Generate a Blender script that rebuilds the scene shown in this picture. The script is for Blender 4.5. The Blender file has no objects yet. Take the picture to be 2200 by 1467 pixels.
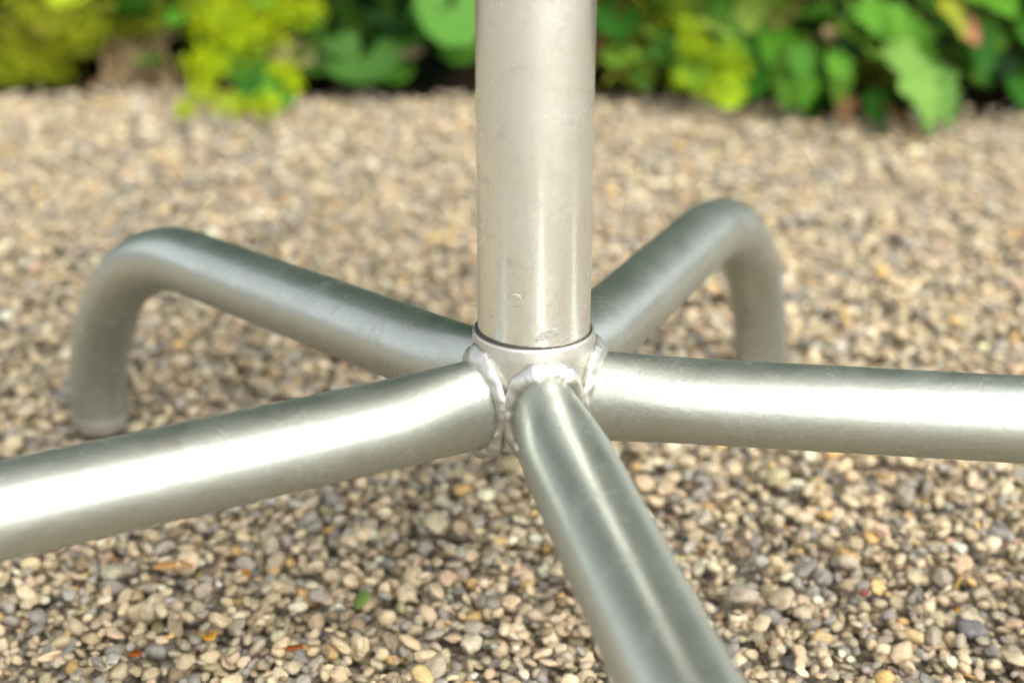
import bpy, bmesh, math, random
import numpy as np
from mathutils import Vector, Matrix, Euler, Quaternion, noise

R = math.radians
sc = bpy.context.scene
COL = sc.collection
rnd = random.Random(11)
rng = np.random.default_rng(11)

# ------------------------------------------------------------------ camera
HUB_Z = 0.238                      # top of the welded sleeve above the gravel
CAM = Vector((-0.01172, -0.7785, HUB_Z + 0.3125))
PITCH = 0.3908
F_PX = 3357.9
cam_d = bpy.data.cameras.new('camera')
cam = bpy.data.objects.new('camera', cam_d)
COL.objects.link(cam)
cam.location = CAM
cam.rotation_euler = (math.pi / 2 - PITCH, 0, 0)
cam_d.sensor_width = 36.0
cam_d.lens = F_PX / 2200 * 36.0
cam_d.clip_start = 0.02
cam_d.clip_end = 400
cam_d.dof.use_dof = True
cam_d.dof.focus_distance = 0.86
cam_d.dof.aperture_fstop = 3.6
cam_d.dof.aperture_blades = 9
sc.camera = cam

# ------------------------------------------------------------------ light: bright hazy day, soft sun behind the camera's right shoulder
SUN_EL, SUN_AZ = R(47), R(-57)     # azimuth measured from +x
world = bpy.data.worlds.new('World')
sc.world = world
world.use_nodes = True
nt = world.node_tree
nt.nodes.clear()
wo = nt.nodes.new('ShaderNodeOutputWorld')
bg = nt.nodes.new('ShaderNodeBackground')
sky = nt.nodes.new('ShaderNodeTexSky')
sky.sky_type = 'NISHITA'
sky.sun_disc = False
sky.sun_elevation = SUN_EL
sky.sun_rotation = math.pi / 2 - SUN_AZ
sky.air_density = 1.0
sky.dust_density = 3.0
sky.ozone_density = 0.4
bg.inputs['Strength'].default_value = 0.15
veil = nt.nodes.new('ShaderNodeHueSaturation')      # thin high cloud whitens the whole sky evenly
veil.inputs['Saturation'].default_value = 0.28
nt.links.new(sky.outputs[0], veil.inputs['Color'])
nt.links.new(veil.outputs[0], bg.inputs[0])
nt.links.new(bg.outputs[0], wo.inputs[0])
sun_d = bpy.data.lights.new('sun', 'SUN')
sun_d.energy = 1.2
sun_d.angle = R(55)
sun_d.color = (1.0, 0.96, 0.86)
sun = bpy.data.objects.new('sun', sun_d)
COL.objects.link(sun)
sd = Vector((math.cos(SUN_EL) * math.cos(SUN_AZ), math.cos(SUN_EL) * math.sin(SUN_AZ), math.sin(SUN_EL)))
sun.rotation_euler = (-sd).to_track_quat('-Z', 'Y').to_euler()

sc.view_settings.view_transform = 'Standard'
sc.view_settings.look = 'None'
sc.view_settings.gamma = 1
sc.view_settings.use_curve_mapping = False
sc.view_settings.exposure = 1.47

# ------------------------------------------------------------------ helpers
FW = Vector((0, math.cos(PITCH), -math.sin(PITCH)))
UP = Vector((0, math.sin(PITCH), math.cos(PITCH)))


def ray(px, py):
    return (FW + Vector((1, 0, 0)) * ((px - 1100) / F_PX) + UP * ((733.5 - py) / F_PX))


def on_ground(px, py, z=0.0):
    r = ray(px, py)
    return CAM + r * ((z - CAM.z) / r.z)


def at_y(px, py, y):
    r = ray(px, py)
    return CAM + r * ((y - CAM.y) / r.y)


def project(P):
    d = P - np.array(CAM)
    dep = d @ np.array(FW)
    return 1100 + F_PX * d[:, 0] / dep, 733.5 - F_PX * (d @ np.array(UP)) / dep, dep


def mesh_np(name, V, Fc, smooth=True):
    me = bpy.data.meshes.new(name)
    me.from_pydata([tuple(map(float, v)) for v in V], [], [tuple(map(int, f)) for f in Fc])
    if smooth:
        me.polygons.foreach_set('use_smooth', [True] * len(me.polygons))
    me.update()
    return me


def link(name, me, mat=None, parent=None, loc=None):
    o = bpy.data.objects.new(name, me)
    COL.objects.link(o)
    if mat and me and not me.materials:
        me.materials.append(mat)
    if parent:
        o.parent = parent
    if loc is not None:
        o.location = loc
    return o


def tag(o, label=None, cat=None, group=None, kind=None):
    if label: o['label'] = label
    if cat: o['category'] = cat
    if group: o['group'] = group
    if kind: o['kind'] = kind
    return o


def tube(P, W, H, seg=40, cap0=False, cap1=False):
    """sweep an ellipse (half width W[i] sideways, H[i] in the tube's vertical plane) along P"""
    P = [Vector(p) for p in P]
    n = len(P)
    V, Fc = [], []
    T = [(P[min(i + 1, n - 1)] - P[max(i - 1, 0)]).normalized() for i in range(n)]
    ref = T[0].cross(Vector((0, 0, 1)))
    side = ref.normalized() if ref.length > 1e-3 else Vector((1, 0, 0))
    for i in range(n):
        s = (side - T[i] * side.dot(T[i])).normalized()
        side = s
        nn = s.cross(T[i])
        for k in range(seg):
            a = 2 * math.pi * k / seg
            V.append(P[i] + s * (W[i] * math.cos(a)) + nn * (H[i] * math.sin(a)))
    for i in range(n - 1):
        for k in range(seg):
            k2 = (k + 1) % seg
            Fc.append((i * seg + k, i * seg + k2, (i + 1) * seg + k2, (i + 1) * seg + k))
    if cap0: Fc.append(tuple(range(seg)))
    if cap1: Fc.append(tuple(reversed(range((n - 1) * seg, n * seg))))
    return V, Fc


def lathe(prof, seg=96):
    V, Fc = [], []
    for r_, z in prof:
        for k in range(seg):
            a = 2 * math.pi * k / seg
            V.append((r_ * math.cos(a), r_ * math.sin(a), z))
    for i in range(len(prof) - 1):
        for k in range(seg):
            k2 = (k + 1) % seg
            Fc.append((i * seg + k, i * seg + k2, (i + 1) * seg + k2, (i + 1) * seg + k))
    return V, Fc


class NT:
    def __init__(self, name):
        self.m = bpy.data.materials.new(name)
        self.m.use_nodes = True
        self.t = self.m.node_tree
        self.b = self.t.nodes['Principled BSDF']
        self.out = self.t.nodes['Material Output']

    def n(self, kind, **kw):
        nd = self.t.nodes.new(kind)
        for k, v in kw.items():
            if k in nd.inputs.keys():
                nd.inputs[k].default_value = v
            else:
                setattr(nd, k, v)
        return nd

    def l(self, a, b):
        self.t.links.new(a, b)

    def noise(self, vec, scale, detail=4, rough=0.55, dist=0.0):
        nd = self.n('ShaderNodeTexNoise')
        nd.inputs['Scale'].default_value = scale
        nd.inputs['Detail'].default_value = detail
        nd.inputs['Roughness'].default_value = rough
        nd.inputs['Distortion'].default_value = dist
        self.l(vec, nd.inputs['Vector'])
        return nd.outputs['Fac']

    def ramp(self, fac, stops):
        nd = self.n('ShaderNodeValToRGB')
        el = nd.color_ramp.elements
        while len(el) < len(stops): el.new(0.5)
        for e, (p, c) in zip(el, stops):
            e.position = p
            e.color = (c, c, c, 1) if isinstance(c, (int, float)) else (*c, 1)
        self.l(fac, nd.inputs[0])
        return nd.outputs[0]

    def mix(self, fac, a, b, mode='MIX'):
        nd = self.n('ShaderNodeMix', data_type='RGBA', blend_type=mode)
        for s, v in ((0, fac), (6, a), (7, b)):
            if isinstance(v, (int, float)): nd.inputs[s].default_value = v
            elif isinstance(v, tuple): nd.inputs[s].default_value = (*v, 1)
            else: self.l(v, nd.inputs[s])
        return nd.outputs[2]

    def math(self, op, a, b=0.0):
        nd = self.n('ShaderNodeMath', operation=op)
        for s, v in ((0, a), (1, b)):
            if isinstance(v, (int, float)): nd.inputs[s].default_value = v
            else: self.l(v, nd.inputs[s])
        return nd.outputs[0]

    def bump(self, h, dist, strength=1.0, prev=None):
        nd = self.n('ShaderNodeBump')
        nd.inputs['Strength'].default_value = strength
        nd.inputs['Distance'].default_value = dist
        self.l(h, nd.inputs['Height'])
        if prev: self.l(prev, nd.inputs['Normal'])
        return nd.outputs[0]

    def objco(self, scale=(1, 1, 1)):
        tc = self.n('ShaderNodeTexCoord')
        if scale == (1, 1, 1): return tc.outputs['Object']
        mp = self.n('ShaderNodeMapping')
        mp.inputs['Scale'].default_value = scale
        self.l(tc.outputs['Object'], mp.inputs[0])
        return mp.outputs[0]


# ------------------------------------------------------------------ materials
def metal(name, base, rough, grain, dirt, scratch=False, gloss=0.2, share=0.35, met=0.95, rust=0.0):
    q = NT(name)
    co = q.objco()
    big = q.noise(co, 28, 5, 0.6, 0.4)
    fine = q.noise(co, 640, 3, 0.75)
    mid = q.noise(co, 260, 4, 0.65)
    spots = q.ramp(q.noise(co, 420, 3, 0.7), [(0.0, 0.0), (0.66, 0.0), (0.74, 1.0)])
    stain = q.ramp(q.noise(co, 46, 6, 0.72, 0.6), [(0.0, 0.0), (0.56, 0.0), (0.72, 1.0)])
    c = q.mix(q.ramp(big, [(0.3, 0.0), (0.7, 1.0)]), base, tuple(v * 0.9 for v in base))
    c = q.mix(q.math('MULTIPLY', stain, dirt), c, (0.26, 0.235, 0.17))
    c = q.mix(q.math('MULTIPLY', spots, dirt * 0.45), c, (0.2, 0.18, 0.13))
    c = q.mix(q.math('MULTIPLY', q.ramp(fine, [(0.36, 1.0), (0.52, 0.0)]), 0.30), c, tuple(v * 0.62 for v in base))
    if rust:
        rs = q.ramp(q.noise(q.objco((1, 1, 1)), 210, 5, 0.8, 1.5), [(0.0, 0.0), (0.66, 0.0), (0.74, 1.0)])
        rp = q.ramp(q.noise(co, 17, 2, 0.5), [(0.0, 0.0), (0.54, 0.0), (0.66, 1.0)])
        c = q.mix(q.math('MULTIPLY', q.math('MULTIPLY', rs, rp), rust), c, (0.42, 0.22, 0.09))
    rr = q.math('ADD', q.math('MULTIPLY', mid, 0.16), rough - 0.08)
    rr = q.math('ADD', rr, q.math('MULTIPLY', stain, 0.12))
    rr = q.math('ADD', rr, q.math('MULTIPLY', q.ramp(big, [(0.4, 0.0), (0.68, 1.0)]), 0.10))
    wav = q.noise(q.objco((1, 1, 1)), 75, 3, 0.55, 0.8)
    h = q.bump(wav, 0.0005, 0.5 * grain)
    h = q.bump(mid, 0.00008, 0.5 * grain, h)
    h = q.bump(fine, 0.00020, 0.6 * grain, h)
    if scratch:
        sco = q.objco((30, 30, 900))
        sn = q.noise(sco, 1.0, 5, 0.75, 1.2)
        sep = q.n('ShaderNodeSeparateXYZ'); q.l(co, sep.inputs[0])
        low = q.n('ShaderNodeMapRange'); q.l(sep.outputs['Z'], low.inputs[0])
        low.inputs[1].default_value = 0.11; low.inputs[2].default_value = 0.02
        line = q.ramp(sn, [(0.0, 0.0), (0.60, 0.0), (0.66, 1.0), (0.69, 1.0), (0.73, 0.0)])
        fac = q.math('MULTIPLY', q.math('MULTIPLY', line, low.outputs[0]), 0.42)
        c = q.mix(fac, c, (0.21, 0.18, 0.12))
        sc2 = q.objco((900, 900, 22))
        vs = q.ramp(q.noise(sc2, 1.0, 3, 0.6), [(0.0, 0.0), (0.6, 0.0), (0.75, 1.0)])
        c = q.mix(q.math('MULTIPLY', vs, 0.22), c, (0.40, 0.37, 0.29))
        h = q.bump(line, 0.00002, 0.2, h)
    q.l(c, q.b.inputs['Base Color'])
    q.l(rr, q.b.inputs['Roughness'])
    q.l(h, q.b.inputs['Normal'])
    q.b.inputs['Metallic'].default_value = met
    g2 = q.n('ShaderNodeBsdfAnisotropic' if False else 'ShaderNodeBsdfGlossy')
    q.l(c, g2.inputs['Color']); q.l(h, g2.inputs['Normal'])
    q.l(q.math('ADD', rr, gloss - rough), g2.inputs['Roughness'])
    mx = q.n('ShaderNodeMixShader'); mx.inputs[0].default_value = share
    q.l(q.b.outputs[0], mx.inputs[1]); q.l(g2.outputs[0], mx.inputs[2])
    q.l(mx.outputs[0], q.out.inputs[0])
    return q.m


M_LEG = metal('silver_paint_leg', (0.50, 0.525, 0.475), 0.52, 0.9, 0.35, gloss=0.19, share=0.36, met=1.0, rust=0.5)
M_POLE = metal('zinc_pole', (0.79, 0.79, 0.72), 0.42, 0.3, 0.5, scratch=True, gloss=0.18, share=0.45)
M_HUB = metal('silver_paint_hub', (0.58, 0.57, 0.515), 0.50, 1.0, 0.25, share=0.2)
M_WELD = metal('silver_paint_weld', (0.52, 0.515, 0.47), 0.50, 1.1, 0.6, share=0.25)


def simple(name, col, rough=0.7, **kw):
    q = NT(name)
    co = q.objco()
    f = q.noise(co, kw.get('scale', 120), 4, 0.6)
    c = q.mix(f, tuple(v * 0.75 for v in col), tuple(min(1, v * 1.2) for v in col))
    q.l(c, q.b.inputs['Base Color'])
    q.b.inputs['Roughness'].default_value = rough
    q.l(q.bump(f, kw.get('bump', 0.0005), 0.6), q.b.inputs['Normal'])
    return q.m


M_GAP = simple('gap_black', (0.03, 0.025, 0.02), 0.7, scale=600)
M_SCR = simple('scratched_zinc', (0.16, 0.14, 0.09), 0.6, scale=900)
M_WOOD = simple('brown_tabletop', (0.30, 0.20, 0.13), 0.6, scale=40)
M_SOIL = simple('shade_tinted_soil', (0.016, 0.012, 0.008), 0.95, scale=60, bump=0.01)  # soil kept near black: the shade beneath the leaves is in its colour


def tinted(name, rough=0.62, leaf=False, stone=False):
    q = NT(name)
    at = q.n('ShaderNodeAttribute', attribute_type='INSTANCER', attribute_name='tint')
    if stone:
        pc = q.n('ShaderNodeAttribute', attribute_type='GEOMETRY', attribute_name='rest')
        sd_ = q.n('ShaderNodeAttribute', attribute_type='INSTANCER', attribute_name='seed')
        ad = q.n('ShaderNodeVectorMath', operation='ADD')
        q.l(pc.outputs['Vector'], ad.inputs[0]); q.l(sd_.outputs['Vector'], ad.inputs[1])
        v = ad.outputs[0]
        f1 = q.noise(v, 1.6, 5, 0.65, 0.3)
        f2 = q.noise(v, 9.0, 3, 0.7)
        c = q.mix(q.ramp(f1, [(0.3, 0.0), (0.72, 1.0)]), at.outputs['Color'], (0.62, 0.58, 0.52), 'MULTIPLY')
        c = q.mix(q.math('MULTIPLY', q.ramp(f2, [(0.52, 0.0), (0.66, 1.0)]), 0.35), c, (0.5, 0.45, 0.36))
        c = q.mix(q.math('MULTIPLY', q.ramp(f2, [(0.30, 1.0), (0.40, 0.0)]), 0.4), c, (0.10, 0.08, 0.05))
        h = q.bump(f2, 0.0006, 0.5)
        q.l(h, q.b.inputs['Normal'])
        q.l(c, q.b.inputs['Base Color'])
        q.b.inputs['Roughness'].default_value = rough
        q.b.inputs['Specular IOR Level'].default_value = 0.3
        return q.m
    co = q.objco()
    f = q.noise(co, 40, 4, 0.6)
    c = q.mix(f, at.outputs['Color'], (0.7, 0.8, 0.55), 'MULTIPLY')
    c = q.mix(0.5, at.outputs['Color'], c)
    q.l(c, q.b.inputs['Base Color'])
    q.b.inputs['Roughness'].default_value = rough
    tr = q.n('ShaderNodeBsdfTranslucent'); q.l(c, tr.inputs[0])
    mx = q.n('ShaderNodeMixShader'); mx.inputs[0].default_value = 0.22
    q.l(q.b.outputs[0], mx.inputs[1]); q.l(tr.outputs[0], mx.inputs[2])
    q.l(mx.outputs[0], q.out.inputs[0])
    return q.m


M_STONE = tinted('pebble_stone', 0.6, stone=True)
M_LEAF = tinted('leaf_green', 0.55, leaf=True)
M_LEAF.node_tree.nodes['Principled BSDF'].inputs['Specular IOR Level'].default_value = 0.06

M_HEDGE = tinted('hedge_leaf', 0.85, leaf=True)
M_HEDGE.node_tree.nodes['Principled BSDF'].inputs['Specular IOR Level'].default_value = 0.1
# gravel continues on the ground sheet beyond the laid pebbles
qg = NT('gravel_ground')
co = qg.objco()
vo = qg.n('ShaderNodeTexVoronoi'); vo.inputs['Scale'].default_value = 120
qg.l(co, vo.inputs['Vector'])
sep = qg.n('ShaderNodeSeparateColor'); qg.l(vo.outputs['Color'], sep.inputs[0])
cc = qg.ramp(sep.outputs[0], [(0.0, (0.20, 0.17, 0.12)), (0.35, (0.31, 0.26, 0.19)), (0.7, (0.38, 0.31, 0.22)), (1.0, (0.5, 0.43, 0.32))])
edge = qg.ramp(vo.outputs['Distance'], [(0.35, 1.0), (0.75, 0.25)])
cc = qg.mix(1.0, cc, edge, 'MULTIPLY')
qg.l(cc, qg.b.inputs['Base Color']); qg.b.inputs['Roughness'].default_value = 0.85
qg.l(qg.bump(qg.math('SUBTRACT', 1.0, vo.outputs['Distance']), 0.006, 1.0), qg.b.inputs['Normal'])
M_GROUND = qg.m
M_SOIL.node_tree.nodes['Principled BSDF'].inputs['Specular IOR Level'].default_value = 0.0
M_UNDER = simple('shade_tinted_grit', (0.05, 0.04, 0.026), 0.9, scale=400, bump=0.002)  # grit coloured darker so the gaps between stones look shaded

# ------------------------------------------------------------------ ground
PX0, PX1, PY0, PY1 = -1.15, 1.15, -0.50, 1.72     # laid pebbles
def sheet(name, x0, x1, y0, y1, z, mat, nx=1, ny=1, parent=None):
    V = [(x0 + (x1 - x0) * i / nx, y0 + (y1 - y0) * j / ny, z) for j in range(ny + 1) for i in range(nx + 1)]
    Fc = [(j * (nx + 1) + i, j * (nx + 1) + i + 1, (j + 1) * (nx + 1) + i + 1, (j + 1) * (nx + 1) + i) for j in range(ny) for i in range(nx)]
    return link(name, mesh_np(name, V, Fc), mat, parent)

ground = sheet('ground', -60, 60, -60, 60, -0.022, M_SOIL)
ground['kind'] = 'structure'
path = sheet('gravel_path', -30, 30, -30, 1.62, -0.014, M_GROUND)
path['kind'] = 'structure'
def border(x):
    return 1.50 - 0.10 * np.clip((x - 0.05) / 0.4, 0, 1) + 0.03 * np.sin(x * 9) + 0.015 * np.sin(x * 23 + 1)
V = []
nx_ = 160
for i in range(nx_ + 1):
    x = -4 + 8 * i / nx_
    e = float(border(x))
    V += [(x, e - 0.03, -0.016), (x, e + 0.02, -0.004), (x, e + 0.3, 0.004), (x, 3.6, 0.006)]
Fc = [(4 * i + k, 4 * i + 4 + k, 4 * i + 5 + k, 4 * i + 1 + k) for i in range(nx_) for k in range(3)]
soil = link('soil_bed', mesh_np('soil_bed', V, Fc), M_SOIL)
soil['kind'] = 'structure'
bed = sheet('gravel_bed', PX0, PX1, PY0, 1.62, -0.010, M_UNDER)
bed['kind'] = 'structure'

# ------------------------------------------------------------------ pebbles
def pebble_mesh(i, sub=3):
    bm = bmesh.new()
    bmesh.ops.create_icosphere(bm, subdivisions=sub, radius=1.0)
    off = Vector((i * 7.3, i * 3.1, -i * 5.7))
    k = i % 4
    lump = (0.20, 0.32, 0.46, 0.26)[k]
    planes = []
    r2 = random.Random(i * 91 + 5)
    for _ in range((3, 6, 8, 2)[k]):
        d = Vector((r2.gauss(0, 1), r2.gauss(0, 1), r2.gauss(0, 1))).normalized()
        planes.append((d, r2.uniform(0.66, 0.9)))
    for v in bm.verts:
        p = v.co.normalized()
        for d, c in planes:
            e = p.dot(d) - c
            if e > 0: p = p - d * (e * 0.8)
        f = 1 + lump * noise.noise(p * 1.3 + off) + lump * 0.35 * noise.noise(p * 3.1 + off)
        v.co = p * f
    bmesh.ops.recalc_face_normals(bm, faces=bm.faces)
    me = bpy.data.meshes.new('pebble')
    bm.to_mesh(me); bm.free()
    me.polygons.foreach_set('use_smooth', [True] * len(me.polygons))
    a = me.attributes.new('rest', 'FLOAT_VECTOR', 'POINT')
    buf = np.empty(len(me.vertices) * 3, np.float32)
    me.vertices.foreach_get('co', buf)
    a.data.foreach_set('vector', buf)
    me.materials.append(M_STONE)
    return me


NPROTO = 28
protos = [pebble_mesh(i, 3 if i < 0 else 2) for i in range(NPROTO)]
protos_hi = [pebble_mesh(i, 3) for i in range(NPROTO)]

PAL = [((0.40, 0.33, 0.225), 24), ((0.345, 0.30, 0.215), 21), ((0.285, 0.26, 0.205), 17), ((0.235, 0.228, 0.21), 13),
       ((0.17, 0.168, 0.162), 7), ((0.48, 0.415, 0.30), 9), ((0.45, 0.31, 0.13), 3), ((0.17, 0.135, 0.085), 6),
       ((0.29, 0.265, 0.165), 5), ((0.38, 0.285, 0.205), 3), ((0.56, 0.51, 0.40), 4)]
pal_c = np.array([p[0] for p in PAL]) * np.array([1.33, 1.275, 1.19]); pal_w = np.array([p[1] for p in PAL], float); pal_w /= pal_w.sum()

# deposition into a height field, so the stones lie on one another
CELL = 0.0016
HX, HY = int((PX1 - PX0) / CELL) + 24, int((PY1 - PY0) / CELL) + 24
Hh = np.full((HX, HY), -0.009)


def visible_zone(x, y):
    d = y - CAM.y
    return (np.abs(x - CAM.x) < 0.11 + 0.325 * d) & (y > -0.12)


NALL = 170000
xs = rng.uniform(PX0, PX1, NALL * 4); ys = rng.uniform(PY0, PY1, NALL * 4)
zone = visible_zone(xs, ys)
xa, ya = xs[zone][:82000 * 2], ys[zone][:82000 * 2]
n_in = min(len(xa) // 2, 82000)
c1 = np.c_[xa[:n_in], ya[:n_in]]; c2 = np.c_[xa[n_in:2 * n_in], ya[n_in:2 * n_in]]
a_ = np.exp(rng.normal(math.log(0.0044), 0.30, n_in)).clip(0.0024, 0.0092)
order_mix = np.linspace(0, 1, n_in)
a_ *= np.where(order_mix < 0.5, 0.9, 1.06)
b_ = a_ * rng.uniform(0.52, 0.92, n_in)
c_ = a_ * rng.uniform(0.34, 0.70, n_in)
POS = np.zeros((n_in, 3))
prof_cache = {}
for rad in range(1, 8):
    g = np.arange(-rad, rad + 1)
    d2 = (g[:, None] ** 2 + g[None, :] ** 2) / (rad + 0.35) ** 2
    prof_cache[rad] = np.sqrt(np.clip(1 - d2, 0, 1))
for i in range(n_in):
    x, y = c1[i]
    ix, iy = int((x - PX0) / CELL) + 12, int((y - PY0) / CELL) + 12
    x2, y2 = c2[i]
    jx, jy = int((x2 - PX0) / CELL) + 12, int((y2 - PY0) / CELL) + 12
    if Hh[jx, jy] < Hh[ix, iy]:
        x, y, ix, iy = x2, y2, jx, jy
    rad = min(7, max(1, int(round((a_[i] + b_[i]) * 0.5 / CELL))))
    pr = prof_cache[rad] * c_[i]
    pt = Hh[ix - rad:ix + rad + 1, iy - rad:iy + rad + 1]
    need = (pt + pr)[pr > 0]
    m = need.mean()
    z = m + 0.8 * (need.max() - m)
    POS[i] = (x, y, z)
    np.maximum(pt, np.where(pr > 0, z + pr, -1), out=pt)
top = np.median(Hh[12:-12, 12:-12][visible_zone(*np.meshgrid(np.arange(HX - 24) * CELL + PX0, np.arange(HY - 24) * CELL + PY0, indexing='ij'))])
FEET = [(-0.353, 0.396), (0.2145, 0.452)]
for fx, fy in FEET:                                # the feet stand in shallow hollows
    POS[:, 2] -= 0.015 * np.exp(-(((POS[:, 0] - fx) ** 2 + (POS[:, 1] - fy + 0.028) ** 2) / 0.054 ** 2) ** 2)
POS[:, 2] -= top                                   # mean stone surface sits at z = 0
bed.location.z = -top if top > 0 else 0
bed.location.z = min(0, -0.004 - top + 0.0)
# outer stones (seen only from other view points): two loose layers
xo, yo = xs[~zone], ys[~zone]
n_out = min(len(xo), 34000)
POSo = np.c_[xo[:n_out], yo[:n_out], rng.uniform(-0.008, -0.001, n_out)]
ao = np.exp(rng.normal(math.log(0.0062), 0.24, n_out)).clip(0.003, 0.010)
P_all = np.r_[POS, POSo]
SA = np.r_[np.c_[a_, b_, c_], np.c_[ao, ao * 0.8, ao * 0.6]]
N = len(P_all)
tilt = rng.normal(0, 0.36, (N, 2)).clip(-0.9, 0.9)
ROT = np.c_[tilt, rng.uniform(0, 2 * math.pi, N)]
TINT = pal_c[rng.choice(len(PAL), N, p=pal_w)] * rng.normal(1.0, 0.11, (N, 1)).clip(0.65, 1.35)
TINT = TINT * rng.normal(1, 0.02, (N, 3))
TINT = TINT.clip(0.04, 0.70)
IDX = rng.integers(0, NPROTO, N)
SEED = rng.uniform(0, 50, (N, 3))
# keep plants' soil free of stones along the ragged border
keep = P_all[:, 1] < border(P_all[:, 0]) + np.abs(rng.normal(0, 0.03, N))

# the 300 largest-looking stones are parts of their own
px, py, dep = project(P_all)
hx = ((P_all[:, 0] - PX0) / CELL).astype(int) + 12; hy = ((P_all[:, 1] - PY0) / CELL).astype(int) + 12
exposed = P_all[:, 2] + SA[:, 2] * 0.8 > Hh[hx, hy] - top - 0.0022
inframe = (px > 8) & (px < 2192) & (py > 1000) & (py < 1462) & exposed & keep
lx = np.interp(py, [850, 965, 1125, 1290, 1467], [1130, 1117, 1165, 1245, 1315]); rx = np.interp(py, [880, 930, 1100, 1250, 1467], [1285, 1300, 1400, 1480, 1605])
hid = ((px > lx - 5) & (px < rx + 5)) | (py < 1215 - 0.23 * px) & (px < 1100)
size_px = np.where(inframe & ~hid & (np.arange(N) < n_in), (SA[:, 0] + SA[:, 1]) / dep, 0)
best = np.argsort(-size_px)[:300]
is_part = np.zeros(N, bool); is_part[best] = True
for hx_, hy_, grow, col in ((1135, 1345, 1.5, (0.62, 0.55, 0.40)), (885, 1432, 1.25, (0.56, 0.42, 0.19)), (322, 1370, 1.3, (0.55, 0.46, 0.34)), (1940, 1335, 1.2, (0.52, 0.41, 0.20)),
                             (1700, 1325, 1.25, (0.47, 0.39, 0.27)), (155, 1390, 1.15, (0.27, 0.265, 0.255)), (725, 1310, 1.2, (0.235, 0.235, 0.23)), (295, 1335, 1.2, (0.58, 0.46, 0.29)),
                             (1010, 1390, 1.3, (0.60, 0.54, 0.41)), (1560, 1305, 1.2, (0.38, 0.32, 0.25)), (2070, 1355, 1.15, (0.15, 0.15, 0.155)), (1750, 1390, 1.2, (0.56, 0.42, 0.22)), (1895, 1400, 1.35, (0.58, 0.46, 0.28))):
    k_ = best[np.argmin((px[best] - hx_) ** 2 + (py[best] - hy_) ** 2)]
    TINT[k_] = col; SA[k_] *= grow
for i in best:
    o = link('pebble', protos_hi[IDX[i]], None, bed)
    o.location = Vector(P_all[i]) - bed.location
    o.rotation_euler = ROT[i]
    o.scale = SA[i]
    o['tint'] = [float(v) for v in TINT[i]]
    o['seed'] = [float(v) for v in SEED[i]]

sel = np.where(keep & ~is_part)[0]
me = bpy.data.meshes.new('gravel')
me.vertices.add(len(sel))
me.vertices.foreach_set('co', (P_all[sel] - np.array(bed.location)).astype(np.float32).ravel())
for nm, arr, ty, key in (('rot', ROT[sel], 'FLOAT_VECTOR', 'vector'), ('scl', SA[sel], 'FLOAT_VECTOR', 'vector'), ('seed', SEED[sel], 'FLOAT_VECTOR', 'vector'),
                         ('tint', TINT[sel], 'FLOAT_VECTOR', 'vector'), ('idx', IDX[sel], 'INT', 'value')):
    at = me.attributes.new(nm, ty, 'POINT')
    at.data.foreach_set(key, arr.astype(np.int32 if ty == 'INT' else np.float32).ravel())
gravel = link('gravel', me, None, bed)
gravel['kind'] = 'stuff'
pc = bpy.data.collections.new('pebble_shapes')
for k, m_ in enumerate(protos):
    ob = bpy.data.objects.new('pebble_shape', m_)
    pc.objects.link(ob)
ng = bpy.data.node_groups.new('lay_gravel', 'GeometryNodeTree')
ng.interface.new_socket('Geometry', in_out='INPUT', socket_type='NodeSocketGeometry')
ng.interface.new_socket('Geometry', in_out='OUTPUT', socket_type='NodeSocketGeometry')
gi = ng.nodes.new('NodeGroupInput'); go = ng.nodes.new('NodeGroupOutput')
iop = ng.nodes.new('GeometryNodeInstanceOnPoints')
ci = ng.nodes.new('GeometryNodeCollectionInfo')
ci.inputs['Collection'].default_value = pc
ci.inputs['Separate Children'].default_value = True
ci.inputs['Reset Children'].default_value = True
def named(nm, ty):
    nd = ng.nodes.new('GeometryNodeInputNamedAttribute'); nd.data_type = ty
    nd.inputs['Name'].default_value = nm
    return nd.outputs['Attribute']
ng.links.new(gi.outputs[0], iop.inputs['Points'])
ng.links.new(ci.outputs[0], iop.inputs['Instance'])
iop.inputs['Pick Instance'].default_value = True
ng.links.new(named('idx', 'INT'), iop.inputs['Instance Index'])
e2r = ng.nodes.new('FunctionNodeEulerToRotation')
ng.links.new(named('rot', 'FLOAT_VECTOR'), e2r.inputs[0])
ng.links.new(e2r.outputs[0], iop.inputs['Rotation'])
ng.links.new(named('scl', 'FLOAT_VECTOR'), iop.inputs['Scale'])
ng.links.new(iop.outputs[0], go.inputs[0])
md = gravel.modifiers.new('lay_gravel', 'NODES'); md.node_group = ng

# ------------------------------------------------------------------ the table base
table = link('pedestal_table', None)
table.location = (0, 0, 0)
tag(table, 'silver metal pedestal table, round pole on a welded hub with five curved legs', 'table')
Z = HUB_Z
# pole
prof = [(0.0300, -0.03), (0.03015, -0.004), (0.03015, 0.0)] + [(0.03015, 0.01 * k) for k in range(1, 48)] + [(0.03015, 0.48)]
V, Fc = lathe(prof, 128)
pole = link('pole', mesh_np('pole', V, Fc), M_POLE, table, (0, 0, Z))
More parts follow.
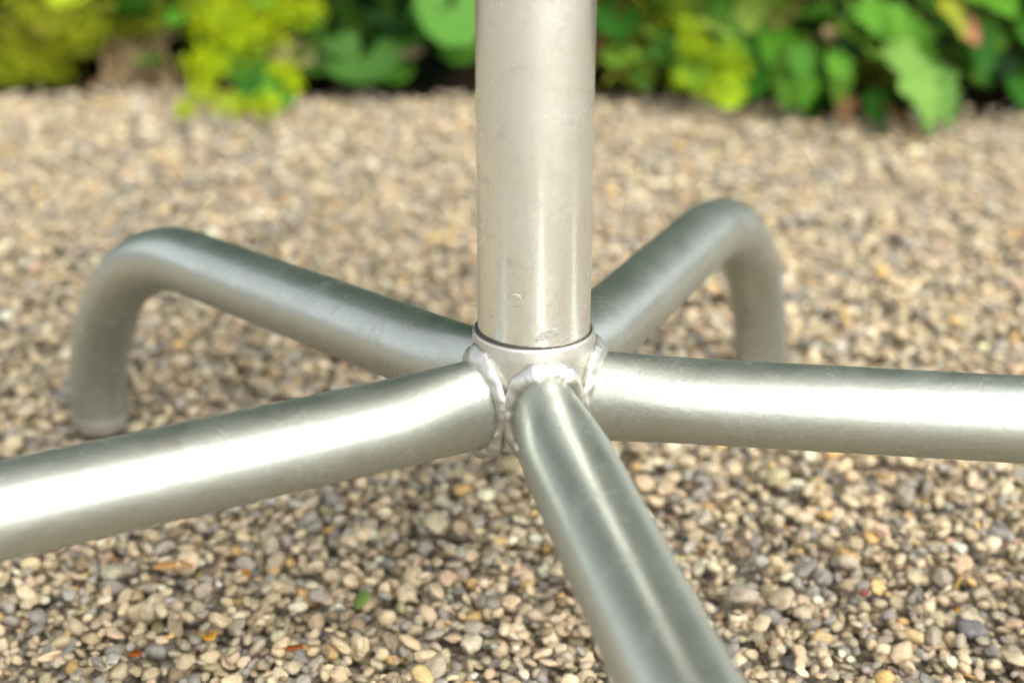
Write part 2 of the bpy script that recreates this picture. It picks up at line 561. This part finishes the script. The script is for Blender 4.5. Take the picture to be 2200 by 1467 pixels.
# plug weld on the pole: a shallow round mark with a curl of scratched paint
bm = bmesh.new()
rings, seg = 7, 28
prof_h = [0.00008, 0.00009, 0.00010, 0.00009, -0.00010, 0.00005, -0.0001]
prof_r = [0.0, 0.0018, 0.0030, 0.0037, 0.0040, 0.0043, 0.0049]
ca, cz = math.asin(-0.0100 / 0.03015), 0.0262
vv = []
for k in range(rings):
    row = []
    for s in range(seg):
        a = 2 * math.pi * s / seg
        u, w = prof_r[k] * math.cos(a), prof_r[k] * math.sin(a)
        th = ca + u / 0.03015
        rr = 0.03015 + prof_h[k] + 0.0001 * noise.noise(Vector((u * 900, w * 900, 3)))
        row.append(bm.verts.new((rr * math.sin(th), -rr * math.cos(th), cz + w)))
    vv.append(row)
for k in range(rings - 1):
    for s in range(seg):
        f = [vv[k][s], vv[k][(s + 1) % seg], vv[k + 1][(s + 1) % seg], vv[k + 1][s]]
        try: bm.faces.new(f)
        except ValueError: pass
bmesh.ops.remove_doubles(bm, verts=bm.verts, dist=1e-6)
bmesh.ops.recalc_face_normals(bm, faces=bm.faces)
me = bpy.data.meshes.new('plug_weld'); bm.to_mesh(me); bm.free()
me.polygons.foreach_set('use_smooth', [True] * len(me.polygons))
link('plug_weld', me, M_POLE, pole)
# a curl of lifted paint beside the plug and a scuffed blister just above the seam
def on_pole(th, z, up_=0.0):
    return Vector(((0.03015 + up_) * math.sin(th), -(0.03015 + up_) * math.cos(th), z))
def curl(name, path, r_):
    P = [on_pole(ca + u / 0.03015, cz + w, 0.00002) for u, w in path]
    V, Fc = tube(P, [r_ * (0.5 + 0.5 * math.sin(math.pi * k / (len(P) - 1))) + 0.00004 for k in range(len(P))], [r_ * 0.6] * len(P), 6)
    return link(name, mesh_np(name, V, Fc), M_SCR, pole)
curl('scratch', [(0.0040 * math.cos(t), 0.0040 * math.sin(t)) for t in np.linspace(2.9, 0.35, 22)], 0.00016)
curl('scratch', [(0.0014 + 0.0046 * math.cos(t) * 0.9, 0.0040 + 0.0028 * math.sin(t)) for t in np.linspace(-1.5, 1.3, 18)], 0.00022)
curl('scratch', [(-0.0035 + 0.0004 * k, 0.0018 + 0.0012 * math.sin(k * 0.35)) for k in range(8)], 0.00007)
nu, nv = 56, 16
V = []
for j in range(nv + 1):
    for i in range(nu + 1):
        u, v = i / nu, j / nv
        th = -0.02 + 0.50 * u
        z = 0.0030 + 0.0068 * v * (0.45 + 0.55 * math.sin(math.pi * u)) + 0.0042 * u ** 1.6
        e = math.sin(math.pi * u) * math.sin(math.pi * v)
        q_ = noise.noise(Vector((u * 9, v * 4, 1.3)))
        ridge = (1 - min(1, abs(q_) * 3.2)) * 0.00020
        V.append(on_pole(th, z, -0.00006 + (0.00007 + ridge) * min(1, e * 2.4)))
Fc = [(j * (nu + 1) + i, j * (nu + 1) + i + 1, (j + 1) * (nu + 1) + i + 1, (j + 1) * (nu + 1) + i) for j in range(nv) for i in range(nu)]
link('paint_blister', mesh_np('paint_blister', V, Fc), M_WELD, pole)
# black ring added to darken the gap of the seam
V, Fc = lathe([(0.0298, -0.004), (0.0301, 0.0006), (0.0306, 0.0008), (0.0311, 0.0005), (0.0314, -0.0004), (0.0314, -0.005)], 128)
W2 = []
for x, y, z in V:
    a = math.atan2(y, x)
    k = 0.5 + 0.5 * math.cos(a - R(215))               # the ring swells out on the left
    lump = 1 + 0.6 * noise.noise(Vector((math.cos(a) * 9, math.sin(a) * 9, 0)))
    W2.append((x, y, z + (0.0007 * k ** 2 * lump - 0.0013 * (1 - k) if z > -0.003 else 0)))
V = W2
link('seam_ring', mesh_np('seam_ring', V, Fc), M_GAP, table, (0, 0, Z))
# sleeve
RS = 0.0333
prof = [(0.0312, -0.010), (0.0312, -0.0006), (0.0315, 0.0), (0.0322, 0.0), (0.0327, -0.0006), (0.0330, -0.0018), (0.03305, -0.0042), (0.0332, -0.0050),
        (RS, -0.008), (RS, -0.02), (RS, -0.04), (RS, -0.058), (RS - 0.0008, -0.0605), (RS - 0.003, -0.0615), (0.028, -0.0615), (0.0275, -0.05)]
V, Fc = lathe(prof, 128)
sleeve = link('sleeve', mesh_np('sleeve', V, Fc), M_HUB, table, (0, 0, Z))

PHI = -7.238
LEG_Z = Z - 0.0381
RL = 0.0232
#        az offset, turn, straight, bend radius, bend angle, droop
LEGS = [(0, 0.0, 0.345, 0.20, 1.57, 0.004), (72, 2.27, 0.3238, 0.2192, 1.42, 0.0378), (144, -5.1, 0.3602, 0.1818, 1.66, 0.0585),
        (216, 0.0, 0.345, 0.20, 1.57, -0.004), (288, 0.0, 0.345, 0.20, 1.57, 0.0)]


def weld(dr, sd_, w, h, idx):
    """a lumpy bead along the line where an oval tube end meets the sleeve"""
    up = Vector((0, 0, 1))
    n, seg = 150, 14
    V, Fc = [], []
    off = Vector((idx * 13.1, 4.7, idx * 2.9))
    brk = R((100, 70, 80, 75, 118)[idx])
    for i in range(n):
        t = 2 * math.pi * i / n
        u, v = w * math.cos(t), h * math.sin(t)
        s = math.sqrt(max(RS ** 2 - u * u, 1e-8))
        P = dr * s + sd_ * u + up * (v - 0.0381)
        ln = (sd_ * math.cos(t) / w + up * math.sin(t) / h).normalized()       # tube normal
        hn = (dr * s + sd_ * u).normalized()                                    # sleeve normal
        topness = max(0, math.sin(t))
        d = (t - brk) % (2 * math.pi)
        step = math.exp(-((d if d < math.pi else 2 * math.pi - d) / 0.5) ** 2) * (0.0012 if d < math.pi else -0.0004)
        nz = noise.noise(Vector((math.cos(t), math.sin(t), 0)) * 3.2 + off)
        nz2 = noise.noise(Vector((math.cos(t), math.sin(t), 0)) * 9 + off)
        rl = 0.0058 + 0.0014 * topness + step + 0.0020 * nz + 0.0006 * nz2     # spread over the sleeve
        rh = 0.0050 + 0.0005 * topness + step * 0.7 + 0.0016 * noise.noise(Vector((math.sin(t), math.cos(t), 2)) * 3.5 + off) + 0.0003 * nz2
        for k in range(seg):
            a = 2 * math.pi * k / seg
            ca_, sa_ = math.cos(a), math.sin(a)
            p = P + ln * (rl * math.copysign(abs(ca_) ** 1.45, ca_)) + hn * (rh * math.copysign(abs(sa_) ** 1.45, sa_))
            p += (ln + hn) * (0.00012 * noise.noise(p * 420 + off) + 0.0004 * noise.noise(p * 150 + off))
            V.append(p)
    for i in range(n):
        for k in range(seg):
            i2, k2 = (i + 1) % n, (k + 1) % seg
            Fc.append((i * seg + k, i * seg + k2, i2 * seg + k2, i2 * seg + k))
    return mesh_np('weld_bead', V, Fc)


for idx, (az, turn, L, Rb, ba, sl) in enumerate(LEGS):
    a = R(PHI + az + turn)
    dr = Vector((math.cos(a), math.sin(a), 0))
    hdir = (dr - Vector((0, 0, sl))).normalized()
    sidev = dr.cross(Vector((0, 0, 1))).normalized()
    dn = hdir.cross(sidev).normalized()
    if dn.z > 0: dn = -dn
    P0 = Vector((0, 0, LEG_Z))
    pts = [P0 + hdir * s for s in [0.024, 0.030, 0.036, 0.044, 0.052, 0.062, 0.074, 0.088, 0.105, 0.13, 0.16, 0.2, 0.25, 0.3] if s < L - 0.02] + [P0 + hdir * L]
    c0 = pts[-1] + dn * Rb
    for k in range(1, 27):
        t = ba * k / 26
        p = c0 + (hdir * math.sin(t) - dn * math.cos(t)) * Rb
        if p.z < 0.005: break
        pts.append(p)
    tg = (pts[-1] - pts[-2]).normalized()
    while pts[-1].z > 0.005:
        pts.append(pts[-1] + tg * 0.008)
    W, Hs = [], []
    for p in pts:
        s = Vector((p.x, p.y, 0)).length
        f = min(1, max(0, (s - 0.030) / 0.062)); f = f * f * (3 - 2 * f)
        W.append(0.0172 + (RL - 0.0172) * f)
        Hs.append(0.0256 + (RL - 0.0256) * f)
    V, Fc = tube(pts, W, Hs, 56)
    leg = link('leg', mesh_np('leg', V, Fc), M_LEG, table)
    wd = link('weld_bead', weld(dr, sidev, 0.0172, 0.0256, idx), M_WELD, leg, (0, 0, Z))
    # plain steel foot ring where the tube stands in the stones
    e = pts[-1]
    V, Fc = tube([e - tg * 0.010, e - tg * 0.009, e + tg * 0.004, e + tg * 0.0045], [RL, RL + 0.0003, RL + 0.0003, RL], [RL, RL + 0.0003, RL + 0.0003, RL], 40, True, True)
    link('foot_ring', mesh_np('foot_ring', V, Fc), M_HUB, leg)
    V, Fc = tube([e - tg * 0.002, e + tg * 0.016, e + tg * 0.017], [RL - 0.002, RL - 0.002, RL - 0.004], [RL - 0.002, RL - 0.002, RL - 0.004], 36, True, True)
    link('foot_shade_disc', mesh_np('foot_shade_disc', V, Fc), M_GAP, leg)  # black disc added as the dark contact shade below the foot

# the round top the pole carries (above the picture, mirrored in the tubes)
V, Fc = lathe([(0.0001, 0.0), (0.305, 0.0), (0.318, 0.003), (0.32, 0.010), (0.32, 0.018), (0.316, 0.024), (0.0001, 0.024)], 72)
link('tabletop', mesh_np('tabletop', V, Fc, False), M_WOOD, table, (0, 0, Z + 0.478))
V, Fc = lathe([(0.03, -0.012), (0.075, -0.010), (0.075, -0.0005), (0.03, -0.0005)], 48)
link('mounting_plate', mesh_np('mounting_plate', V, Fc), M_HUB, table, (0, 0, Z + 0.478))

# ------------------------------------------------------------------ plants
def leaf_mesh(kind, i):
    """a flat leaf of unit length along +y with its stalk end at the origin, cupped and pleated"""
    r2 = random.Random(i * 17 + hash(kind) % 7 if False else i * 17 + len(kind))
    V, Fc = [], []
    if kind == 'round':                                    # rounded, shallowly lobed, pleated
        lobes, seg, rings = 9, 54, 5
        V.append((0, 0, 0))
        for k in range(1, rings + 1):
            for s in range(seg + 1):
                a = R(-100 - 70) + R(340) * s / seg + math.pi / 2 + R(0)
                ang = math.pi / 2 + R(165) * (2 * s / seg - 1)
                lob = 0.86 + 0.14 * abs(math.cos(lobes * (ang - math.pi / 2) / 2 * 1.09))
                ser = 1 + 0.025 * math.sin(s * 2.9)
                rr = 0.56 * k / rings * (lob * ser if k > 2 else 1)
                pleat = 0.045 * k / rings * math.cos(lobes * (ang - math.pi / 2) * 1.09)
                x, y = rr * math.cos(ang), rr * math.sin(ang) + 0.0
                V.append((x, y, 0.16 * (k / rings) ** 2 * (1 if i % 2 else 0.5) + pleat - 0.25 * max(0, y) ** 2))
        for s in range(seg):
            Fc.append((0, 1 + s, 2 + s))
        for k in range(rings - 1):
            b0, b1 = 1 + k * (seg + 1), 1 + (k + 1) * (seg + 1)
            for s in range(seg):
                Fc.append((b0 + s, b1 + s, b1 + s + 1, b0 + s + 1))
    elif kind == 'lobed':                                  # long, deeply cut margin
        n, m = 26, 4
        for j in range(n + 1):
            t = j / n
            wd = 0.40 * math.sin(math.pi * min(1, t * 0.93 + 0.07)) ** 0.75 * (1 - 0.35 * t)
            cut = 1 - 0.34 * (0.5 + 0.5 * math.cos(t * 2 * math.pi * 5.5 + i)) - 0.08 * math.cos(t * 60)
            for k in range(-m, m + 1):
                u = k / m
                x = u * wd * (cut if abs(u) > 0.6 else 1)
                z = 0.10 * abs(u) * (1 - t * 0.4) - 0.34 * t * t + 0.03 * math.sin(t * 17 + i) * abs(u) + 0.02 * math.cos(u * 12)
                V.append((x, t, z))
        w_ = 2 * m + 1
        for j in range(n):
            for k in range(2 * m):
                Fc.append((j * w_ + k, j * w_ + k + 1, (j + 1) * w_ + k + 1, (j + 1) * w_ + k))
    else:                                                  # narrow pointed
        n = 10
        for j in range(n + 1):
            t = j / n
            wd = 0.17 * math.sin(math.pi * min(1, t * 0.95 + 0.05)) ** 0.9
            for u in (-1, 0, 1):
                V.append((u * wd, t, 0.05 * abs(u) - 0.3 * t * t))
        for j in range(n):
            for k in range(2):
                Fc.append((j * 3 + k, j * 3 + k + 1, (j + 1) * 3 + k + 1, (j + 1) * 3 + k))
    return mesh_np('leaf', V, Fc)


LEAFM = {k: [leaf_mesh(k, i) for i in range(4)] for k in ('round', 'lobed', 'narrow')}
for ms in LEAFM.values():
    for m_ in ms: m_.materials.append(M_LEAF)


def stalk(p0, p1, r0, parent, tint):
    p0, p1 = Vector(p0), Vector(p1)
    mid = (p0 + p1) / 2 + Vector((0, 0, (p1 - p0).length * 0.14))
    P = [p0 * (1 - t) ** 2 + mid * 2 * t * (1 - t) + p1 * t * t for t in (0, .2, .4, .6, .8, 1)]
    rr = [r0 * (1 - 0.4 * k / 5) for k in range(6)]
    V, Fc = tube(P, rr, rr, 6)
    o = link('stalk', mesh_np('stalk', V, Fc), M_LEAF, parent)
    o['tint'] = tint
    return o


def add_leaf(plant, kind, pos, size, yaw, pitch, roll, tint):
    o = link('leaf', rnd.choice(LEAFM[kind]), None, plant)
    o.location = Vector(pos) - plant.location
    o.rotation_euler = Euler((pitch, roll, yaw), 'XYZ')
    o.scale = (size * rnd.uniform(0.85, 1.15), size, size)
    o['tint'] = [max(0.005, c * rnd.uniform(0.8, 1.2)) for c in tint]
    return o


def plant_at(name, x, y, label, cat, group=None):
    o = link(name, None)
    o.location = (x, y, 0)
    tag(o, label, cat, group)
    return o


def spray(plant, blobs, tint, size=0.0035):
    """heads of tiny yellow-green star flowers"""
    V, Fc = [], []
    for (c, rad, n) in blobs:
        c = Vector(c) - plant.location
        for _ in range(n):
            d = Vector((rnd.gauss(0, 1), rnd.gauss(0, 1), rnd.gauss(0, 1))).normalized() * rad * rnd.random() ** 0.4
            p = c + Vector((d.x, d.y, d.z * 0.8))
            if p.z + plant.location.z < 0.003: continue
            nrm = (d.normalized() + Vector((rnd.gauss(0, .5), rnd.gauss(0, .5) - 0.3, rnd.gauss(0, .5) + 0.5))).normalized()
            qd = nrm.to_track_quat('Z', 'Y')
            s = size * rnd.uniform(0.7, 1.4)
            b = len(V)
            V.append(p + qd @ Vector((0, 0, -0.25 * s)))
            for k in range(8):
                a = k * math.pi / 4
                rr = s * (1.0 if k % 2 == 0 else 0.45)
                V.append(p + qd @ Vector((rr * math.cos(a), rr * math.sin(a), 0.2 * s if k % 2 == 0 else 0)))
            for k in range(8):
                Fc.append((b, b + 1 + k, b + 1 + (k + 1) % 8))
    o = link('flower_spray', mesh_np('flower_spray', V, Fc, False), M_LEAF, plant)
    o['tint'] = tint
    o['kind'] = 'stuff'
    return o


def clump(plant, kind, n, spread, hgt, size, tints, front=0.5):
    bx, by = plant.location.x, plant.location.y
    for _ in range(n):
        a = rnd.uniform(0, 2 * math.pi)
        rr = spread * math.sqrt(rnd.random())
        x, y = bx + rr * math.cos(a), by + rr * math.sin(a) * 0.8
        z = hgt * (0.15 + 0.85 * rnd.random()) * (1.15 - 0.55 * rr / spread)
        s = size * rnd.uniform(0.65, 1.25)
        yaw = a - math.pi / 2 + rnd.gauss(0, 0.5)
        pitch = rnd.gauss(-0.15, 0.35)
        t = rnd.choice(tints)
        add_leaf(plant, kind, (x, y, max(z, 0.012)), s, yaw, pitch, rnd.gauss(0, 0.35), t)
        if rnd.random() < 0.5:
            stalk((rnd.uniform(-.03, .03), rnd.uniform(-.03, .03), 0), Vector((x - bx, y - by, z)), 0.0022, plant, [t[0] * 1.4 + .02, t[1], t[2]])


LIME = (0.40, 0.46, 0.015); LIME2 = (0.30, 0.38, 0.02); OLIVE = (0.16, 0.17, 0.02)
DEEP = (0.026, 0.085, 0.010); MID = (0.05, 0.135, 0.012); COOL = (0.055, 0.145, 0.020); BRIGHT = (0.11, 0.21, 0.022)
SHADE = (0.012, 0.03, 0.010); BROWN = (0.17, 0.09, 0.04); TAN = (0.34, 0.25, 0.14); ORANGE = (0.45, 0.15, 0.03); YEL = (0.42, 0.33, 0.03)  # first tint: shade deep in the foliage put into leaf colour

# 1 far left: olive lime mound with dry stems
p = at_y(110, 150, 1.70)
pl = plant_at('lady_mantle_plant', p.x, 1.72, 'olive-lime flowering mound at the far left edge of the gravel', 'plant', 'lime flowering plants along the border')
clump(pl, 'round', 46, 0.24, 0.30, 0.075, [OLIVE, LIME2, (0.11, 0.15, 0.02), OLIVE])
B = []
for (X, Y, r_, n) in ((20, 110, .045, 260), (90, 130, .05, 300), (150, 60, .05, 300), (220, 40, .045, 260), (310, 40, .045, 260), (60, 30, .05, 260), (130, 160, .035, 200), (20, 165, .03, 160)):
    B.append((at_y(X, Y, rnd.uniform(1.52, 1.62)), r_, n))
spray(pl, B, [0.26, 0.30, 0.012])
for _ in range(26):
    q0 = at_y(rnd.uniform(190, 400), 190, 1.58); q1 = at_y(rnd.uniform(170, 420), rnd.uniform(40, 120), 1.60)
    q0.z = max(0.0, q0.z); q0.z = 0
    stalk(q0 - pl.location, q1 - pl.location, 0.004, pl, list(rnd.choice([TAN, BROWN, (0.25, 0.18, 0.11)])))

# 2 lime sprays leaning over the gravel
p = at_y(530, 180, 1.5)
pl = plant_at('lady_mantle_plant', p.x, 1.60, 'bright lime-yellow flowering plant hanging lowest over the gravel left of the pole', 'plant', 'lime flowering plants along the border')
clump(pl, 'round', 60, 0.18, 0.30, 0.055, [MID, LIME2, DEEP, (0.10, 0.22, 0.03)])
B = []
for (X, Y, y, r_, n) in ((440, 140, 1.42, .036, 330), (430, 195, 1.38, .024, 170), (400, 235, 1.30, .018, 90), (490, 225, 1.30, .026, 170), (570, 225, 1.30, .028, 200), (610, 150, 1.40, .026, 170), (630, 185, 1.37, .018, 90),
                         (470, 60, 1.48, .05, 380), (560, 30, 1.5, .05, 360), (640, 20, 1.5, .045, 300), (520, 90, 1.46, .04, 240), (600, 80, 1.5, .028, 110), (450, 10, 1.5, .05, 300), (530, 10, 1.52, .05, 300)):
    B.append((at_y(X, Y, y), r_, n))
spray(pl, B, [0.33, 0.42, 0.008])
for (X, Y, y, s, t) in ((530, 150, 1.46, .075, MID), (560, 190, 1.42, .06, DEEP), (600, 200, 1.36, .05, COOL), (520, 120, 1.5, .08, DEEP), (590, 110, 1.5, .06, BROWN), (640, 110, 1.5, .05, TAN)):
    add_leaf(pl, 'round', at_y(X, Y, y), s, rnd.uniform(-.6, .6) + math.pi, -0.7, rnd.gauss(0, .3), t)

# 3 broad cool green leaves left of the pole
p = at_y(850, 100, 1.75)
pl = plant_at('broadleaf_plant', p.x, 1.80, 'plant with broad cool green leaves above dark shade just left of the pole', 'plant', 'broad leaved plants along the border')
clump(pl, 'round', 34, 0.30, 0.36, 0.16, [DEEP, MID, SHADE, SHADE])
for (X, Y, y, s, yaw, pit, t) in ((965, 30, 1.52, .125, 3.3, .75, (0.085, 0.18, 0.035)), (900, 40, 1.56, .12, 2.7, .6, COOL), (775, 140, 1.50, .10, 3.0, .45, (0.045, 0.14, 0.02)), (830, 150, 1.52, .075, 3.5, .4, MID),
                                  (790, 15, 1.6, .09, 3.2, .8, (0.09, 0.17, 0.03)), (690, 90, 1.56, .09, 2.6, .6, DEEP), (720, 60, 1.62, .10, 3.0, .6, SHADE), (690, 140, 1.5, .06, 3.0, .4, MID),
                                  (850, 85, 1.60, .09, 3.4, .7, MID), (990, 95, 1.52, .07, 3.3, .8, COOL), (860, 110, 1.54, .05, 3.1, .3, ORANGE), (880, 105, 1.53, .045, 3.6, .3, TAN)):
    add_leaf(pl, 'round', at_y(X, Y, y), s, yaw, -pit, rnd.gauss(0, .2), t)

# 4 sparse brownish plant right beside the pole
p = at_y(1330, 100, 1.7)
pl = plant_at('withering_plant', p.x, 1.68, 'small yellowing plant with brown leaves just right of the pole', 'plant')
clump(pl, 'narrow', 40, 0.12, 0.22, 0.06, [BROWN, OLIVE, OLIVE, (0.2, 0.1, 0.05)])
for (X, Y, y, s, t) in ((1310, 120, 1.48, .07, (0.22, 0.21, 0.03)), (1350, 110, 1.48, .06, OLIVE), (1300, 40, 1.6, .12, (0.16, 0.08, 0.04)), (1380, 60, 1.55, .1, OLIVE), (1390, 20, 1.55, .06, LIME2), (1330, 150, 1.45, .035, OLIVE), (1290, 80, 1.6, .1, BROWN)):
    add_leaf(pl, 'narrow', at_y(X, Y, y), s, rnd.uniform(1.5, 4.5), -.5, rnd.gauss(0, .4), t)

# 5 lime green low plant
p = at_y(1530, 120, 1.5)
pl = plant_at('lady_mantle_plant', p.x, 1.58, 'low green plant with lime flower heads between the pole and the big jagged leaf', 'plant', 'lime flowering plants along the border')
clump(pl, 'round', 90, 0.19, 0.28, 0.052, [MID, BRIGHT, DEEP, DEEP, LIME2])
B = []
for (X, Y, y, r_, n) in ((1490, 100, 1.40, .03, 170), (1560, 120, 1.38, .032, 200), (1480, 60, 1.44, .026, 130), (1530, 190, 1.33, .028, 130), (1460, 170, 1.36, .02, 60), (1590, 150, 1.36, .02, 80), (1440, 20, 1.5, .03, 120)):
    B.append((at_y(X, Y, y), r_, n))
spray(pl, B, [0.27, 0.36, 0.010])
for (X, Y, y, s, yaw, t) in ((1500, 150, 1.40, .06, 3.1, BRIGHT), (1440, 110, 1.46, .06, 2.8, MID), (1570, 200, 1.34, .05, 3.4, LIME2), (1600, 90, 1.44, .07, 3.0, DEEP), (1660, 150, 1.38, .06, 2.7, MID),
                             (1620, 180, 1.36, .05, 3.3, DEEP), (1580, 12, 1.5, .12, 3.2, (0.22, 0.31, 0.05)), (1660, 8, 1.5, .11, 2.9, (0.22, 0.30, 0.06)), (1500, 15, 1.52, .10, 3.2, (0.13, 0.24, 0.04))):
    add_leaf(pl, 'round', at_y(X, Y, y), s, yaw, -.65, rnd.gauss(0, .3), t)

# 6 the jagged-leaved plant at the right
p = at_y(1930, 120, 1.5)
pl = plant_at('jagged_leaf_plant', p.x, 1.56, 'plant with large jagged bright green leaves reaching over the gravel at the right', 'plant', 'broad leaved plants along the border')
clump(pl, 'lobed', 80, 0.26, 0.34, 0.095, [MID, DEEP, SHADE, DEEP, BRIGHT])
for (X, Y, y, s, yaw, pit, t) in ((1905, 105, 1.34, .155, 3.55, -.30, (0.17, 0.25, 0.055)), (1990, 140, 1.35, .11, 3.25, -.35, (0.12, 0.23, 0.04)), (1790, 60, 1.42, .14, 3.9, -.15, BRIGHT), (1930, 50, 1.42, .12, 3.3, -.2, (0.07, 0.18, 0.02)), (1840, 20, 1.45, .14, 3.6, -.1, (0.11, 0.22, 0.03)),
                                  (1720, 100, 1.40, .07, 3.0, -.4, COOL), (1790, 115, 1.38, .07, 3.3, -.5, BRIGHT), (1740, 160, 1.36, .06, 2.8, -.5, MID), (1800, 170, 1.34, .055, 3.2, -.5, MID), (1690, 170, 1.36, .06, 3.0, -.4, MID),
                                  (1670, 60, 1.46, .09, 2.9, -.2, MID), (2020, 5, 1.44, .06, 3.6, -.3, YEL), (2066, 40, 1.33, .05, 3.3, -.4, (0.40, 0.22, 0.10)), (2030, 10, 1.34, .06, 3.6, -.4, (0.30, 0.30, 0.04)), (1880, 200, 1.32, .06, 3.1, -.4, DEEP),
                                  (1830, 215, 1.30, .05, 2.6, -.3, BROWN), (1900, 235, 1.28, .06, 3.9, -.2, BROWN), (1780, 60, 1.44, .03, 3.2, -.4, TAN)):
    add_leaf(pl, 'lobed', at_y(X, Y, y), s, yaw, pit, rnd.gauss(0, .15), t)

# 7 plant at the right edge, its shade put into the leaf tints
p = at_y(2190, 120, 1.6)
pl = plant_at('shade_tinted_plant', p.x + 0.06, 1.56, 'green plant with shade put into its leaf tints at the right edge of the picture', 'plant', 'broad leaved plants along the border')
clump(pl, 'lobed', 34, 0.20, 0.34, 0.10, [SHADE, DEEP, SHADE, (0.03, 0.08, 0.02)])
for (X, Y, y, s, t) in ((2190, 20, 1.45, .08, COOL), (2180, 170, 1.36, .06, DEEP), (2150, 120, 1.40, .06, SHADE)):
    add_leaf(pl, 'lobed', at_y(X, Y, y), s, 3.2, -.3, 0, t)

# hedge that closes the garden behind the border (above the picture, mirrored in the tubes)
hedge = link('hedge', None)
hedge.location = (-0.3, 3.0, 0)
tag(hedge, 'tall dark green clipped hedge closing the garden behind the flower border', 'hedge')
HW, HD, HT = 2.6, 0.5, 6.5
V = [(-HW, -HD + .2, 0), (HW, -HD + .2, 0), (HW, HD - .2, 0), (-HW, HD - .2, 0), (-HW, -HD + .2, HT - .2), (HW, -HD + .2, HT - .2), (HW, HD - .2, HT - .2), (-HW, HD - .2, HT - .2)]
o = link('branches', mesh_np('branches', V, [(0, 1, 5, 4), (1, 2, 6, 5), (2, 3, 7, 6), (3, 0, 4, 7), (4, 5, 6, 7)], False), M_HEDGE, hedge)
o['tint'] = [0.012, 0.03, 0.010]
nl = 12500
c = np.c_[rng.uniform(-HW, HW, nl), rng.uniform(-HD, -HD + 0.3, nl), rng.uniform(0, HT, nl)]
tp = rng.random(nl) < 0.12
c[tp, 1] = rng.uniform(-HD, HD, tp.sum()); c[tp, 2] = HT + rng.uniform(-.25, .1, tp.sum())
c[:, 1] -= 0.10 * np.sin(c[:, 0] * 2.3) * np.sin(c[:, 2] * 3.1)
u = rng.normal(size=(nl, 3)); u /= np.linalg.norm(u, axis=1)[:, None]
w = np.cross(u, rng.normal(size=(nl, 3))); w /= np.linalg.norm(w, axis=1)[:, None]
s = rng.uniform(0.05, 0.11, (nl, 1))
V = np.stack([c - u * s, c + w * s * .5, c + u * s, c - w * s * .5], 1).reshape(-1, 3)
o = link('foliage', mesh_np('foliage', V, np.arange(nl * 4).reshape(-1, 4), False), M_HEDGE, hedge)
o['tint'] = [0.012, 0.13, 0.035]
o['kind'] = 'stuff'

# ------------------------------------------------------------------ small litter on the stones
def litter(name, px_, py_, length, width, curl, tint, label, yaw, cat, thick=0.0006, lift=0.0065, tip=0.0):
    p = on_ground(px_, py_, 0.004)
    n = 8
    V, Fc = [], []
    for side in (1, -1):
        for j in range(n + 1):
            t = j / n
            wd = width * math.sin(math.pi * min(1, t * .9 + .06)) ** .8
            for u in (-1, 0, 1):
                V.append(((t - .5) * length, u * wd, curl * (4 * (t - .5) ** 2) + abs(u) * width * 0.45 + side * thick + tip * t))
    m3 = 3 * (n + 1)
    for j in range(n):
        for k in range(2):
            a0 = j * 3 + k
            Fc.append((a0, a0 + 1, a0 + 4, a0 + 3))
            Fc.append((m3 + a0 + 3, m3 + a0 + 4, m3 + a0 + 1, m3 + a0))
        for k in (0, 2):
            a0 = j * 3 + k
            q = (a0, a0 + 3, m3 + a0 + 3, m3 + a0)
            Fc.append(q if k == 0 else tuple(reversed(q)))
    Fc.append((0, 1, m3 + 1, m3)); Fc.append((1, 2, m3 + 2, m3 + 1))
    o = link(name, mesh_np(name, V, Fc), M_LEAF)
    o.location = p + Vector((0, 0, lift))
    o.rotation_euler = (rnd.gauss(0, .15), rnd.gauss(0, .15), yaw)
    o['tint'] = list(tint)
    tag(o, label, cat)
    return o


litter('leaf_scrap', 783, 1318, 0.014, 0.006, 0.001, (0.20, 0.29, 0.08), 'small fresh green leaf scrap lying on the gravel below the left leg', 0.9, 'leaf', tip=0.004)
litter('dry_leaf', 372, 1238, 0.027, 0.0042, -0.002, (0.50, 0.29, 0.12), 'long curled tan dry leaf on the gravel below the left leg', 0.45, 'leaf', tip=0.003)
litter('bud_scale', 532, 1252, 0.011, 0.0025, 0.001, (0.45, 0.21, 0.05), 'small orange husk just right of the long curled dry leaf', -0.9, 'husk')
litter('bud_scale', 455, 1390, 0.009, 0.003, 0.002, (0.55, 0.29, 0.04), 'bright amber yellow husk among grey stones at the lower left', 0.5, 'husk')
litter('seed_husk', 292, 1426, 0.012, 0.0034, -0.001, (0.36, 0.10, 0.02), 'rusty red-brown husk lying near the bottom left edge', -0.6, 'husk')
litter('bark_sliver', 630, 1413, 0.013, 0.0022, 0.0005, (0.32, 0.09, 0.02), 'thin red-brown bark sliver lying flat near the bottom edge', 0.05, 'bark')
litter('straw', 237, 1175, 0.030, 0.0016, 0.0, (0.50, 0.36, 0.17), 'pale straw stalk poking out just below the left leg', 1.75, 'straw', tip=0.004)
litter('bud_scale', 2055, 1332, 0.008, 0.0025, 0.001, (0.45, 0.24, 0.07), 'orange husk between stones at the lower right', 0.8, 'husk')
litter('petal', 1853, 1295, 0.008, 0.003, 0.001, (0.26, 0.09, 0.08), 'tiny dull red petal on the gravel below the right leg', 1.2, 'petal')
litter('bud_scale', 1895, 1042, 0.013, 0.004, 0.001, (0.48, 0.30, 0.10), 'blurred orange husk close under the right leg', -0.3, 'husk')
